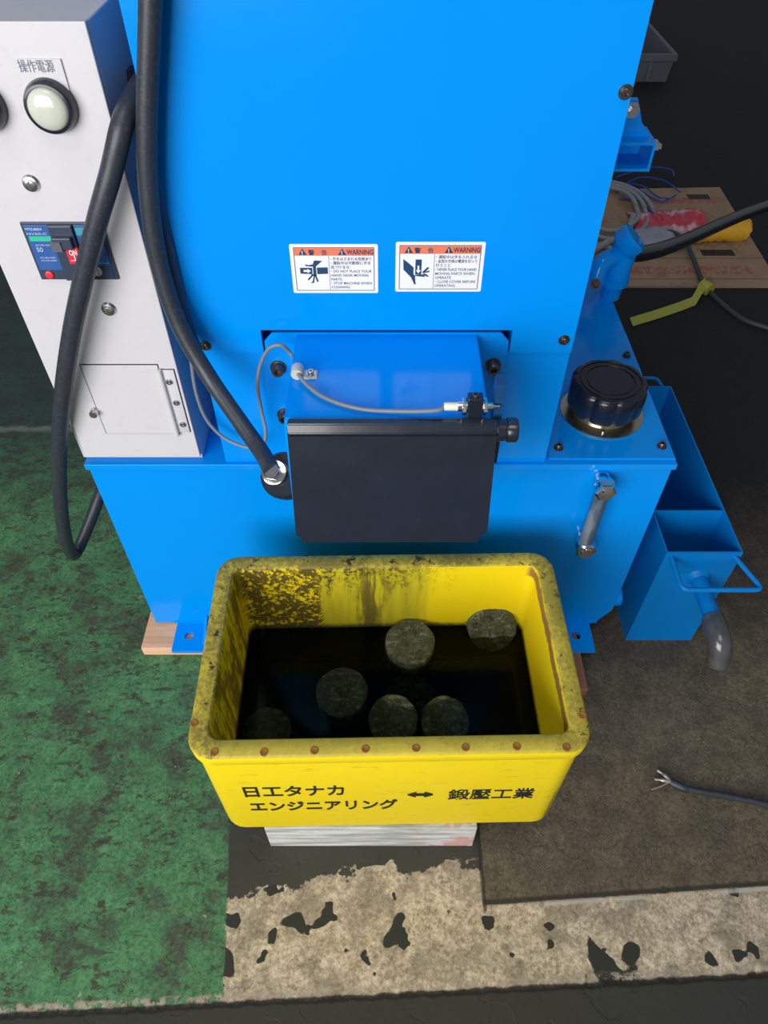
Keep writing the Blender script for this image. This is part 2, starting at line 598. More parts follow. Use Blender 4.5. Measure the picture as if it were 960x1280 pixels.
def card_mat():
    s = Sh('printed_brown_cardboard')
    x, y, z = s.xyz()
    n = s.noise(14, 5, .6)
    c = s.mix(n, (.30, .19, .12), (.42, .28, .18))
    c = s.mix(s.mul(s.step(s.noise(9, 4, .6, off=(4, 0, 0)), .6, .08), .5), c, (.17, .11, .075))
    for y0, w, x0, x1, col, k, sc in ((-.285, .028, -.32, .26, (.42, .05, .05), .6, 90), (.27, .03, .05, .30, (.42, .05, .06), .6, 80),
                                      (-.12, .05, -.30, .28, (.16, .12, .10), .45, 70), (.10, .03, -.2, .28, (.2, .13, .1), .4, 70)):
        b = s.mul(s.inv(s.step(s.math('ABSOLUTE', s.sub(y, y0)), w, .004)), s.step(x, x0, .01), s.inv(s.step(x, x1, .01)),
                  s.step(s.noise(sc, 1, .5, stretch=(1, .5, 1)), .49, .04), k)
        c = s.mix(b, c, col)
    for cy in (-.345, -.2, -.045):
        c = s.mix(s.mul(s.inv(s.step(s.math('ABSOLUTE', s.sub(y, cy)), .004, .003)), .6), c, (.14, .09, .06))
    s.base(c)
    s.rough(.75)
    s.bump(n, .1)
    return s.m


# the container: rim height, size and place
KS = .935
def kz(z): return CAM.z - (CAM.z - z) * KS
CBOT, ZR = kz(-.503), kz(-.1855)
CH = ZR - CBOT
FLOOR, CONT, WATER, SLUG, BOARD, CARD = floor_mat(), container_mat(), water_mat(), slug_mat(), board_mat(), card_mat()

# ================================================================== the setting
ZF = -.51
bm = B()
box(bm, -3.5, 5.0, -1.6, 9.0, ZF - .06, ZF)
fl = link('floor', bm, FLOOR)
fl.data.transform(Matrix.Translation(fl.location))
fl.location = (0, 0, 0)
fl['kind'] = 'structure'

# ================================================================== the press
press = thing('press_machine', (0, .25, -.482), 'bright blue steel cutting press with oil tank base and black discharge flap', 'machine')
BXL, BXR = -.2515, .2665
# tank
bm = B()
prism(bm, [(-.478, -.4725), (-.478, -.012), (.478, -.012), (.478, -.425), (.452, -.4725)], .0, .60)
box(bm, -.440, .455, -.0015, .0, -.4725, -.4665)
tank = link('oil_tank', bm, BLUE, press)
bm = B(); box(bm, -.481, .481, -.007, .62, -.012, 0, .0012)
link('tank_top_plate', bm, BLUE, press)
for x0, x1, hx in ((-.432, -.364, -.402), (.372, .440, .407)):
    bm = B(); holed_plate(bm, x0, x1, -.068, .01, -.482, -.4725, hx, -.032, .0095)
    w = .006
    xa = x1 - w if x0 < 0 else x0
    prism(bm, [(-.001, -.4725), (-.001, -.445), (-.055, -.4725)], xa, xa + w, 'YZ')
    link('foot_plate', bm, BLUE, press)
bm = B(); lathe(bm, [(.022, 0), (.022, .018), (.017, .021)], (.478, .03, -.415), (1, 0, 0), 20)
link('drain_plug', bm, BLUE, press)
# cover plate with the filler
bm = B(); box(bm, .274, .4798, .004, .36, 0, .0035, .001)
cover = link('tank_cover_plate', bm, BLUE, press)
for px, py in ((783, 443), (827, 556), (698, 558)):
    bm = B(); screw(bm, at(px, py + 2, 'Z', .0035), (0, 0, 1), .0055, .008)
    link('bolt', bm, BRONZE, cover, 35)
cap_c = Vector((.382, .120, .0035))
bm = B()
def knob(t, i): return 1 + .07 * (abs(math.sin(t * 5)) ** .6 - .75) * (0 if i in (0, 7, 8, 9, 10, 11, 12, 13, 14) else 1)
lathe(bm, [(.050, .016), (.060, .019), (.0625, .024), (.063, .05), (.0625, .062), (.0605, .0665), (.057, .069), (.052, .0695), (.0515, .0675), (.0485, .0675),
           (.048, .069), (.041, .069), (.0405, .0672), (.0385, .0672), (.038, .0685)], cap_c, (0, 0, 1), 80, knob)
cap = link('filler_cap', bm, BLACK_P, press, 32)
bm = B(); lathe(bm, [(.0705, 0), (.0705, .0035), (.050, .005), (.048, .018)], cap_c, (0, 0, 1), 48)
o = link('cap_flange', bm, ZINC, cap, 30); o['label'] = 'dull yellow zinc flange under the cap'
for k in range(3):
    a = math.radians(-100 + 120 * k)
    bm = B(); screw(bm, cap_c + Vector((math.cos(a) * .059, math.sin(a) * .059, .003)), (0, 0, 1), .0035, .005)
    link('flange_screw', bm, STEEL, cap, 35)
# sight gauge
gx, gt, gb = .366, at(750, 612, 'Y', -.03).z, at(740, 685, 'Y', -.03).z
bm = B(); cyl(bm, (gx, -.024, gb), (gx, -.024, gt), .0125, 20)
s = Sh('oily_gauge_tube')
s.base(s.mix(s.step(s.noise(40, 3, .5, stretch=(1, 1, .2)), .5, .1), (.09, .14, .22), (.30, .35, .42)))
s.rough(.08)
s.b.inputs['Transmission Weight'].default_value = .35
gauge = link('sight_gauge', bm, s.m, press, 40)
for zz, nm in ((gt, 1), (gb, -1)):
    bm = B()
    lathe(bm, [(.016, -.012), (.017, -.009), (.017, .003), (.0145, .006), (.0145, .012), (.012, .014)], (gx, -.024, zz), (0, 0, nm), 24)
    cyl(bm, (gx, -.001, zz), (gx, -.032, zz), .0145, 24, .001)
    lathe(bm, [(.0165, 0), (.0175, .002), (.0175, .007), (.015, .009)], (gx, -.032, zz), (0, -1, 0), 6 if nm > 0 else 24)
    lathe(bm, [(.011, .009), (.010, .0115), (.006, .0115)], (gx, -.032, zz), (0, -1, 0), 20)
    o = link('gauge_fitting', bm, CHROME, gauge, 35); o['label'] = 'chrome end fitting'
# body
bm = B(); box(bm, BXL, BXR, .001, .50, 0, .2125)
link('lower_housing', bm, BLUE, press)
NL, NR, NZ = -.1625, .1803, .2510
bm = B()
prism(bm, [(BXL, .2145), (NL, .2145), (NL, NZ), (NR, NZ), (NR, .2145), (BXR, .2145), (BXR, .98), (BXL, .98)], -.003, .50)
hood = link('hood_cover', bm, BLUE, press)
for px, py in ((782, 115), (705, 425), (257, 432)):
    bm = B(); screw(bm, at(px, py, 'Y', -.003), (0, -1, 0), .0052, .006)
    link('bolt', bm, BRONZE, hood, 35)
bm = B(); screw(bm, (-.2412, -.003, .541), (0, -1, 0), .0052, .006)
link('bolt', bm, BRONZE, hood, 35)
# chute and its mounting plate
x0, x1, zt = NL + .003, NR - .003, NZ - .0045
bm = B()
prism(bm, [(x0, .02), (x0, zt - .014), (x0 + .012, zt), (x1 - .012, zt), (x1, zt - .014), (x1, .02)], -.0025, .0005)
mp = link('mounting_plate', bm, BLUE, press)
for px, py in ((347, 464), (355, 523), (617, 461)):
    p = at(px, py, 'Y', -.012)
    bm = B()
    lathe(bm, [(.0115, 0), (.0115, .002), (.0085, .0022), (.0085, .0125), (.0075, .0140), (.0045, .0140), (.0042, .008)], (p.x, -.0025, p.z), (0, -1, 0), 24)
    link('socket_bolt', bm, BRONZE, mp, 35)
CL, CR, CZ = -.1145, .1325, .2445
bm = B()
prism(bm, [(-.001, .075), (-.001, CZ), (-.178, CZ), (-.186, CZ - .008), (-.200, .10), (-.190, .075)], CL, CR, 'YZ')
bmesh.ops.bevel(bm, geom=[e for e in bm.edges], offset=.0015, segments=2, affect='EDGES')
chute = link('discharge_chute', bm, BLUE, press)
# flap
T0, T1 = Vector((0, -.1905, .243)), Vector((0, -.232, .079))
FL, FR = -.1100, .1405
def fpt(x, s, d):                                     # s along the flap 0..1, d out of it
    a = T0.lerp(T1, s)
    n = Vector((0, -(T0.z - T1.z), (T0.y - T1.y))).normalized()
    n = Vector((0, -abs(n.y), abs(n.z)))
    q = a + n * d
    return Vector((x, q.y, q.z))
bm = B()
out = [(FL, 0), (FR, 0), (FR, .915), (FR - .009, .935), (FR - .010, .955), (FR - .012, 1), (FL + .007, 1), (FL + .006, .95), (FL, .935)]
loft(bm, [[fpt(x, s_, -.002) for x, s_ in out], [fpt(x, s_, .003) for x, s_ in out]])
flap = link('discharge_flap', bm, BLACK, press)
bm = B()
prism(bm, [(T0.y + .012, T0.z + .002), (T0.y + .004, T0.z + .0075), (T0.y - .004, T0.z + .006), (T0.y - .009, T0.z - .004), (T0.y - .006, T0.z - .012), (T0.y + .008, T0.z - .012)], FL + .001, FR, 'YZ')
bmesh.ops.bevel(bm, geom=list(bm.edges), offset=.0012, segments=2, affect='EDGES')
link('hinge_roll', bm, BLACK, flap)
bm = B()
lathe(bm, [(.013, 0), (.014, .001), (.014, .009), (.012, .0095), (.012, .012), (.0148, .012), (.0152, .013), (.0152, .023), (.0140, .0245), (.006, .0245), (.006, .022)], (FR, T0.y + .002, T0.z - .008), (1, 0, 0), 32)
link('hinge_collar', bm, BLACK, flap, 35)
bm = B(); box(bm, FR - .004, FR + .006, T0.y - .002, T0.y + .010, T0.z - .06, T0.z - .01, .001); link('collar_stop', bm, BLACK, flap)
bm = B()
prism(bm, [(T0.y + .012, T0.z - .01), (T0.y + .020, T0.z + .046), (T0.y + .034, T0.z + .050), (T0.y + .040, T0.z + .03), (T0.y + .028, T0.z - .006)], FR - .004, FR + .006, 'YZ')
link('sensor_target_arm', bm, mat('dark_blue_enamel', (.004, .05, .16), .35), flap)
# air fitting at the left of the flap
ac = at(356, 595, 'Y', -.165)
na = Vector((-.12, -.62, .78)).normalized()
bm = B()
lathe(bm, [(.022, -.022), (.030, -.018), (.0315, -.011), (.0315, -.004), (.030, -.003), (.030, -.001), (.0315, 0), (.0315, .006), (.028, .010)], ac, na, 40)
act = link('hose_end_joint', bm, BLACK, press, 30)
nc = ac + Vector((-.0105, .001, .004))
bm = B()
lathe(bm, [(.0165, .009), (.0165, .0145), (.0150, .015)], nc, na, 32)
lathe(bm, [(.0105, .015), (.0115, .016), (.0115, .025), (.0105, .026)], nc, na, 6)
o = link('hex_nut', bm, CHROME, act, 32); o['label'] = 'bright steel hex nut and washer'
# proximity sensor on the chute top
sp = at(593, 508, 'Z', CZ + .018)
bm = B()
box(bm, sp.x - .009, sp.x + .009, sp.y - .007, sp.y + .007, CZ - .001, CZ + .034, .0015)
box(bm, sp.x - .0085, sp.x + .0085, sp.y + .007, sp.y + .028, CZ - .001, CZ + .010, .0015)
sens = link('sensor_bracket', bm, BLACK, press)
bm = B(); lathe(bm, [(.006, -.020), (.0062, -.012), (.006, .012), (.0045, .0125), (.0045, .022), (.002, .0222), (.002, .03)], sp, (1, 0, 0), 20)
link('sensor', bm, CHROME, sens, 35)
for dx in (-.0145, .0105):
    bm = B(); lathe(bm, [(.010, 0), (.0105, .0006), (.0105, .0038), (.010, .0044)], sp + Vector((dx, 0, 0)), (1, 0, 0), 6)
    link('lock_nut', bm, STEEL, sens)
bm = B(); lathe(bm, [(.0045, -.036), (.005, -.034), (.005, -.020)], sp, (1, 0, 0), 16)
o = link('cable_boot', bm, CREAM, sens, 35); o['label'] = 'cream cable boot on the sensor'
bm = B(); screw(bm, Vector((sp.x, sp.y + .018, CZ + .010)), (0, 0, 1), .0045, .004); screw(bm, Vector((sp.x, sp.y - .0005, CZ + .033)), (0, 0, 1), .0045, .004)
link('clamp_screw', bm, BRONZE, sens, 35)
# cable clip
cp = at(372, 469, 'Z', CZ + .002)
bm = B()
box(bm, cp.x - .004, cp.x + .025, cp.y - .006, cp.y + .010, CZ - .0005, CZ + .003, .0008)
lathe(bm, [(.0075, -.007), (.0078, -.006), (.0078, .008), (.0075, .009)], Vector((cp.x, cp.y, CZ + .0075)), (0, 1, 0), 20)
clip = link('cable_clip', bm, mat('grey_nylon', (.52, .53, .50), .5), press, 35)
bm = B(); screw(bm, Vector((cp.x + .017, cp.y + .002, CZ + .003)), (0, 0, 1), .0042, .005); link('clip_screw', bm, STEEL, clip, 35)
# sensor lead
ZC = CZ + .0075
lead = [Vector((sp.x - .035, sp.y, sp.z))] + [at(a, b, 'Z', c) for a, b, c in ((545, 513, CZ + .016), (500, 514, CZ + .011), (450, 511, CZ + .0055), (408, 498, CZ + .0050), (384, 481, CZ + .006))]
lead += [Vector((cp.x, cp.y, ZC))] + [at(366, 446, 'Y', -.033), at(352, 432, 'Y', -.035), at(336, 436, 'Y', -.034), at(325, 458, 'Y', -.030), at(322, 485, 'Y', -.026), at(327, 515, 'Y', -.022),
         at(332, 540, 'Y', -.030), at(327, 558, 'Y', -.035), at(308, 559, 'Y', -.028), at(280, 547, 'Y', -.020), at(258, 524, 'Y', -.014), at(245, 490, 'Y', -.011), at(238, 445, 'Y', -.010), at(230, 395, 'Y', -.012), at(221, 350, 'Y', -.012), at(214, 310, 'Y', -.010)]
bm = B(); tube(bm, lead, .0027, 10, 8)
tag(link('sensor_cable', bm, GREYC, None, 60), 'thin grey sensor cable looping through a clip on the blue chute', 'cable')

# stickers
def sticker(x0, x1, z0, z1, kind, label):
    Y = -.003
    w, h = x1 - x0, z1 - z0
    bm = B(); prism(bm, [(x0 + w / 2 + a, z0 + h / 2 + b) for a, b in rrect(w / 2, h / 2, .002, 3)], Y - .0005, Y)
    st = link('warning_sticker', bm, PAPER, press)
    st['label'] = label
    X = lambda u: x0 + u * w
    Z = lambda v: z0 + v * h
    bm = B()
    for q in ((.045, .955, .05, .065), (.045, .955, .93, .942), (.04, .05, .06, .935), (.95, .96, .06, .935), (.435, .441, .06, .77)):
        box(bm, X(q[0]), X(q[1]), Y - .0007, Y - .0004, Z(q[2]), Z(q[3]))
    link('border_line', bm, GREYINK, st)
    bm = B(); box(bm, X(.05), X(.95), Y - .0008, Y - .0004, Z(.775), Z(.93)); link('header_band', bm, CORAL, st)
    bm = B()
    for u in (.145, .595):
        prism(bm, [(X(u - .048), Z(.79)), (X(u + .048), Z(.79)), (X(u), Z(.918))], Y - .0011, Y - .0007)
    lettering('警', h * .115, (X(.21), Y - .0009, Z(.797)), bm=bm, bold=.0001)
    lettering('告', h * .115, (X(.36), Y - .0009, Z(.797)), bm=bm)
    lettering('WARNING', h * .135, (X(.645), Y - .0009, Z(.803)), width=w * .30, bm=bm, bold=.00012)
    link('header_lettering', bm, NAVY, st)
    bm = B()
    for u in (.145, .595): link('exclamation_mark', lettering('!', h * .10, (X(u - .008), Y - .0013, Z(.803)), depth=.0002, bold=.00015), PAPER, st)
    bm = B()
    def P(poly): prism(bm, [(X(a), Z(b)) for a, b in poly], Y - .0009, Y - .0004)
    if kind == 0:
        P([(.10, .415), (.24, .40), (.24, .53), (.10, .53)])
        P([(.295, .40), (.42, .41), (.42, .54), (.295, .535)])
        P([(.16, .60), (.17, .565), (.25, .555), (.25, .40), (.225, .395), (.255, .35), (.285, .37), (.285, .56), (.36, .67), (.27, .68), (.25, .60), (.20, .585)])
        P([(.23, .39), (.245, .37), (.19, .27), (.178, .29)])
        P([(.252, .37), (.265, .36), (.25, .22), (.21, .215), (.235, .25)])
        P([(.262, .385), (.28, .385), (.305, .25), (.285, .24)])
    else:
        P([(.225, .36), (.295, .36), (.295, .66), (.225, .66)])
        P([(.085, .67), (.14, .60), (.205, .50), (.205, .37), (.225, .33), (.34, .31), (.33, .36), (.23, .35), (.225, .30), (.235, .16), (.22, .15), (.18, .30), (.09, .46)])
        P([(.30, .40), (.33, .40), (.385, .49), (.365, .51)])
        P([(.31, .385), (.39, .41), (.385, .44), (.33, .41)])
        P([(.31, .38), (.35, .37), (.385, .32), (.36, .315)])
    link('pictogram', bm, NAVY, st)
    bm = B()
    if kind == 0: prism(bm, [(X(a), Z(b)) for a, b in ((.14, .45), (.185, .45), (.185, .42), (.225, .47), (.185, .515), (.185, .49), (.14, .49))], Y - .0012, Y - .0008)
    else: prism(bm, [(X(a), Z(b)) for a, b in ((.25, .54), (.27, .54), (.27, .45), (.29, .45), (.26, .385), (.232, .45), (.25, .45))], Y - .0012, Y - .0008)
    link('pictogram_arrow', bm, PAPER, st)
    bm = B()
    L0 = ['・手をはさまれる危険あり', '・運転中は可動部に手を', '　近づけるな', '・DO NOT PLACE YOUR', '　HAND NEAR MOVING', '　PARTS.', '・STOP MACHINE WHEN', '　CLEANING.']
    L1 = ['・運転中は手を入れるな', '・金型の交換は電源を切って', '　行うこと', '・NEVER PLACE YOUR HAND', '　MOVING PARTS WHEN', '　OPERATE.', '・CLOSE COVER BEFORE', '　OPERATING.']
    for i, tx in enumerate(L0 if kind == 0 else L1):
        lettering(tx, h * .072, (X(.455), Y - .0008, Z(.685 - i * .083)), maxw=w * .47, bm=bm, depth=.0002, bold=.00002)
    link('fine_print', bm, GREYINK, st)

sticker(-.1116, -.0022, .3075, .3742, 0, 'left sticker, hand between two plates')
sticker(.0200, .1305, .3095, .3770, 1, 'right sticker, hand under a ram')

# bracket on the right flank, seen past the hood
bm = B()
bx0, bx1, by0, by1, bz0, bz1 = BXR - .001, .392, .23, .27, .365, .405
loops = [[(x, y, z) for x, z in q] for q, y in (([(bx0, bz0), (bx1, bz0), (bx1, bz1), (bx0, bz1)], by0 + .06), ([(bx0, bz0), (bx1, bz0), (bx1, bz1), (bx0, bz1)], by0),
         ([(bx0, bz0 + .004), (bx1 - .004, bz0 + .004), (bx1 - .004, bz1 - .004), (bx0, bz1 - .004)], by0), ([(bx0, bz0 + .004), (bx1 - .004, bz0 + .004), (bx1 - .004, bz1 - .004), (bx0, bz1 - .004)], by0 + .055))]
loft(bm, loops)
prism(bm, [(bx0, bz1), (bx1 - .004, bz1), (bx1 - .022, bz1 + .02), (bx1 - .035, bz1 + .05), (bx0, bz1 + .05)], by0 + .02, by0 + .026)
brk = link('side_bracket', bm, BLUE, press)
bm = B(); lathe(bm, [(.011, 0), (.011, .010), (.006, .010), (.006, .016)], (bx1, by0 + .025, bz1 - .016), (1, 0, 0), 6); link('bracket_bolt', bm, STEEL, brk)
bm = B(); lathe(bm, [(.011, 0), (.011, .010), (.006, .010), (.006, .016)], (bx1 - .042, by0 + .02, bz1 + .038), (0, -1, 0), 6); link('bracket_bolt', bm, STEEL, brk)
# cast pipe tee behind the hood, on the tank top
Yt = .50
q0, q1, q2 = at(762, 372, 'Y', Yt), at(770, 325, 'Y', Yt), at(796, 288, 'Y', Yt)
bm = B(); cyl(bm, (q0.x, Yt, -.001), (q0.x, Yt, q1.z), .020, 24)
tee = link('return_pipe', bm, BLUE, press, 40)
bm = B()
tube(bm, [(q0.x, Yt, q1.z - .045), (q0.x + .002, Yt, q1.z - .01), q1 + Vector((.012, 0, .02)), at(787, 298, 'Y', Yt)], lambda t: .026, 20, 8)
lathe(bm, [(.030, 0), (.033, .004), (.033, .026), (.029, .03)], at(778, 308, 'Y', Yt), (.62, -.1, .7), 8)
tube(bm, [q1 + Vector((.0, 0, .01)), at(752, 330, 'Y', Yt - .02), at(744, 352, 'Y', Yt - .03)], .019, 16, 6)
lathe(bm, [(.029, 0), (.029, .016)], (q0.x, Yt, q1.z - .05), (0, 0, 1), 24)
link('pipe_tee', bm, BLUE, tee, 40)
bm = B(); screw(bm, at(744, 355, 'Y', Yt - .05), (0, -.8, .6), .007, .008); link('tee_screw', bm, BRONZE, tee, 35)

# ================================================================== control cabinet
cab = thing('control_cabinet', (-.387, .10, 0), 'white steel control cabinet with breaker and pilot lamps on the blue tank', 'control box')
cx0, cx1, cz1 = -.4855, -.2905, .604
bm = B(); box(bm, cx0, cx1, .010, .235, .0, cz1, .0015)
link('cabinet_body', bm, WHITE, cab)
bm = B(); box(bm, cx0 + .011, cx1 + .0005, -.002, .0085, .012, cz1 + .001, .0012)
door = link('cabinet_door', bm, WHITE, cab)
YD = -.002
bm = B(); box(bm, cx0 + .006, cx0 + .02, .0078, .0102, .010, cz1 - .002); link('door_gap_shade', bm, INK, cab)  # black strip stands in for the shaded gap along the door edge
def q(px, py): return at(px, py, 'Y', YD)
for px, py in ((39, 229), (136, 386)):
    p = q(px, py)
    bm = B(); lathe(bm, [(.0095, 0), (.0100, .001), (.0085, .0035), (.0060, .0040), (.0055, .006), (.003, .0065)], p, (0, -1, 0), 24)
    box(bm, p.x - .0008, p.x + .0008, p.y - .0072, p.y - .005, p.z - .0045, p.z + .0045)
    o = link('door_lock', bm, STEEL, door, 35); o['label'] = 'round steel quarter-turn lock'
# hatch at the bottom
a, b = q(98, 456), q(222, 541)
hz0, hz1, hx0, hx1 = b.z, a.z, a.x + .003, q(237, 536).x
hm = q(221, 540).x
bm = B(); box(bm, hx0, hm, YD - .0018, YD, hz0, hz1, .0005)
hatch = link('access_hatch', bm, WHITE, cab)
bm = B(); box(bm, hx0 - .0014, hm + .001, YD - .0006, YD + .0004, hz0 - .0010, hz1 + .0014); box(bm, hm, hx1 + .0012, YD - .0006, YD + .0004, hz0 + .002, hz1 - .007); link('hatch_seam', bm, INK, hatch)  # black backing plate stands in for the shade in the hatch gaps
bm = B(); box(bm, hm + .0015, hx1, YD - .0022, YD, hz0 + .003, hz1 - .008, .0005)
hx = hm + .001
cyl(bm, (hx, YD - .004, hz0 - .002), (hx, YD - .004, hz1 - .006), .0038, 16, .0008)
box(bm, hm - .026, hm, YD - .003, YD - .0015, hz1 - .009, hz1 - .006, .0004)
link('hinge', bm, WHITE, hatch, 30)
for px, py in ((212, 476), (221, 502), (229, 529)):
    bm = B(); lathe(bm, [(.0052, 0), (.005, .0016), (.0035, .0032), (.0012, .0032), (.0011, .002)], q(px, py) + Vector((0, -.0022, 0)), (0, -1, 0), 18)
    link('hinge_screw', bm, STEEL, hatch, 35)
bm = B(); lathe(bm, [(.006, 0), (.0062, .001), (.0062, .009), (.0055, .010)], q(119, 513) + Vector((0, -.0018, 0)), (0, -1, 0), 20)
link('thumb_screw', bm, STEEL, hatch, 35)
# lamps
LZ = at(61, 136, 'Y', YD - .012)
step_x = .076
for i in range(2):
    c = Vector((LZ.x - step_x * i, YD, LZ.z))
    bm = B(); lathe(bm, [(.0268, 0), (.0268, .006), (.0255, .012), (.0240, .015), (.0215, .0155), (.0212, .0125)], c, (0, -1, 0), 40)
    lamp = link('pilot_lamp', bm, BLACK_P, cab, 35)
    lamp['label'] = 'round pilot lamp under the name plate' if i == 0 else 'pilot lamp cut by the photo edge'
    bm = B(); lathe(bm, [(.0212, .012), (.0208, .0155), (.018, .0185), (.013, .0205), (.007, .0215), (.001, .0218)], c, (0, -1, 0), 36)
    o = link('lamp_lens', bm, LENS, lamp, 50); o['label'] = 'milky white domed lens'
    t0, t1 = q(23, 73), q(76, 73)
    sx = -step_x * i
    bm = B(); box(bm, t0.x + sx, t1.x + sx, YD - .0022, YD, c.z + .014, t0.z, .0004)
    plate = link('name_plate', bm, WHITE, cab)
    if i == 0:
        p = q(26, 88)
        bm = lettering('操作電源', .0125, (p.x, YD - .0023, p.z), width=q(70, 88).x - p.x)
        link('lettering', bm, GREYINK, plate)
# breaker
b0, b1 = q(25, 277), q(150, 348)
X0, X1, Z0, Z1 = b0.x, at(118, 276, 'Y', YD).x, b1.z, b0.z
X1 = max(X1, b1.x)
W_, H_ = X1 - X0, Z1 - Z0
BX = lambda u: X0 + u * W_
BZ = lambda v: Z0 + v * H_
bm = B(); box(bm, X0, X1, YD - .003, YD + .002, Z0, Z1, .0008)
brk = link('circuit_breaker', bm, BRK_BLK, cab)
bm = B(); box(bm, BX(.035), BX(.335), YD - .0045, YD - .0028, BZ(.04), BZ(.965), .0004)
link('face_plate', bm, BRK_BLUE, brk)
bm = B(); box(bm, BX(.64), BX(.95), YD - .0045, YD - .0028, BZ(.04), BZ(.965), .0004)
link('face_plate', bm, BRK_BLUE, brk)
bm = B()
box(bm, BX(.345), BX(.63), YD - .009, YD - .0028, BZ(.02), BZ(.98), .0012)
box(bm, BX(.375), BX(.60), YD - .016, YD - .008, BZ(.62), BZ(.82), .0012)
link('toggle_housing', bm, BRK_BLK, brk)
bm = B(); prism(bm, [(YD - .008, BZ(.56)), (YD - .017, BZ(.60)), (YD - .018, BZ(.76)), (YD - .008, BZ(.78))], BX(.35), BX(.47), 'YZ')
link('toggle_handle', bm, mat('grey_breaker_toggle', (.12, .13, .16), .4), brk)
bm = B(); box(bm, BX(.475), BX(.63), YD - .0105, YD - .0085, BZ(.34), BZ(.62), .0005); rp = link('on_plate', bm, RED, brk)
bm = lettering('ON', .0095, (BX(.513), YD - .0107, BZ(.50)), width=W_ * .095, bold=.0002)
lettering('I', .008, (BX(.556), YD - .0107, BZ(.425)), bm=bm, bold=.0003)
box(bm, BX(.50), BX(.625), YD - .0108, YD - .0104, BZ(.40), BZ(.41))
link('on_lettering', bm, PAPER, brk)
bm = B(); box(bm, BX(.06), BX(.325), YD - .0049, YD - .0044, BZ(.70), BZ(.785)); link('green_label', bm, GREEN, brk)
bm = B(); box(bm, BX(.65), BX(.94), YD - .0049, YD - .0044, BZ(.80), BZ(.93)); link('teal_label', bm, TEAL, brk); bm = B(); box(bm, BX(.65), BX(.94), YD - .0049, YD - .0044, BZ(.305), BZ(.325)); link('teal_label', bm, TEAL, brk)
bm = B(); box(bm, BX(.04), BX(.33), YD - .0049, YD - .0044, BZ(.045), BZ(.19)); link('test_panel', bm, BRK_BLK, brk)
bm = B(); lathe(bm, [(.0052, 0), (.005, .002), (.003, .0026)], (BX(.14), YD - .0048, BZ(.11)), (0, -1, 0), 20); link('test_button', bm, RED, brk, 35)
bm = B(); lathe(bm, [(.0042, 0), (.004, .001)], (BX(.80), YD - .0045, BZ(.43)), (0, -1, 0), 20); link('indicator', bm, CREAM, brk, 35)
bm = B(); box(bm, BX(.66), BX(.94), YD - .0049, YD - .0044, BZ(.045), BZ(.27)); link('test_panel', bm, BRK_BLK, brk)
bm = B(); lathe(bm, [(.0062, 0), (.006, .001), (.0045, .0012), (.0045, .0006)], (BX(.76), YD - .0048, BZ(.165)), (0, -1, 0), 24); box(bm, BX(.76) - .0008, BX(.76) + .0008, YD - .0064, YD - .005, BZ(.10), BZ(.23))
link('dial', bm, mat('pale_grey_dial', (.5, .5, .46), .4), brk, 35)
bm = lettering('MITSUBISHI', .0042, (BX(.05), YD - .0048, BZ(.885)), width=W_ * .20, bold=.00005)
lettering('NV50-C', .0036, (BX(.05), YD - .0048, BZ(.81)), width=W_ * .24, bm=bm)
lettering('50', .008, (BX(.10), YD - .0048, BZ(.52)), bm=bm)
for v in (.62, .40, .35): lettering('AC100-440V', .003, (BX(.10), YD - .0048, BZ(v)), width=W_ * .20, bm=bm, depth=.0002)
link('breaker_lettering', bm, mat('pale_blue_print', (.50, .60, .80), .5), brk)
# gland where the looping hose leaves the cabinet
bm = B(); lathe(bm, [(.018, 0), (.018, .006), (.0155, .007)], (cx1 - .001, .10, .52), (1, 0, 0), 6); link('cable_gland', bm, BLACK_P, cab)

# ================================================================== hoses
h1 = [at(192, -140, 'Y', -.03), at(189, -40, 'Y', -.03), at(187, 40, 'Y', -.03), at(184, 130, 'Y', -.03), at(184, 205, 'Y', -.03), at(190, 280, 'Y', -.03), at(203, 345, 'Y', -.032), at(226, 410, 'Y', -.040),
      at(262, 472, 'Y', -.060), at(302, 530, 'Y', -.105)]
end = nc + na * .025
h1 += [at(326, 564, 'Y', -.140), end + Vector((.0, .002, -.001))]
bm = B(); tube(bm, h1, .0113, 16, 8)
tag(link('rubber_hose', bm, RUBBER, None, 60), 'thick black rubber hose hanging down the blue hood to a nut beside the flap', 'hose')
h2 = [Vector((-.284, .10, .52)), Vector((-.268, .085, .530)), Vector((-.262, .03, .535)), at(155, 150, 'Y', -.020), at(139, 215, 'Y', -.032), at(122, 275, 'Y', -.036), at(105, 345, 'Y', -.036), at(90, 415, 'Y', -.034),
      at(79, 490, 'Y', -.028), at(74, 560, 'Y', -.010), at(75, 620, 'Y', .02), at(81, 668, 'Y', .055), at(90, 693, 'Y', .085), at(99, 684, 'Y', .115), at(112, 653, 'Y', .15), at(126, 616, 'Y', .19), at(142, 572, 'Y', .25), at(160, 520, 'Y', .32)]
bm = B(); tube(bm, h2, .0122, 16, 8)
tag(link('rubber_hose', bm, RUBBER, None, 60), 'thick black rubber hose looping in front of the white cabinet and behind the tank', 'hose')
h3 = [at(186, -120, 'Y', -.011), at(185, 60, 'Y', -.011), at(186, 190, 'Y', -.011), at(197, 262, 'Y', -.012), at(210, 318, 'Y', -.013), at(223, 372, 'Y', -.014), at(236, 412, 'Y', -.016), at(246, 436, 'Y', -.022)]
bm = B(); tube(bm, h3, .0075, 12, 8)
tag(link('rubber_cable', bm, RUBBER, None, 60), 'thinner black cable tucked behind the hanging hose on the hood', 'cable')

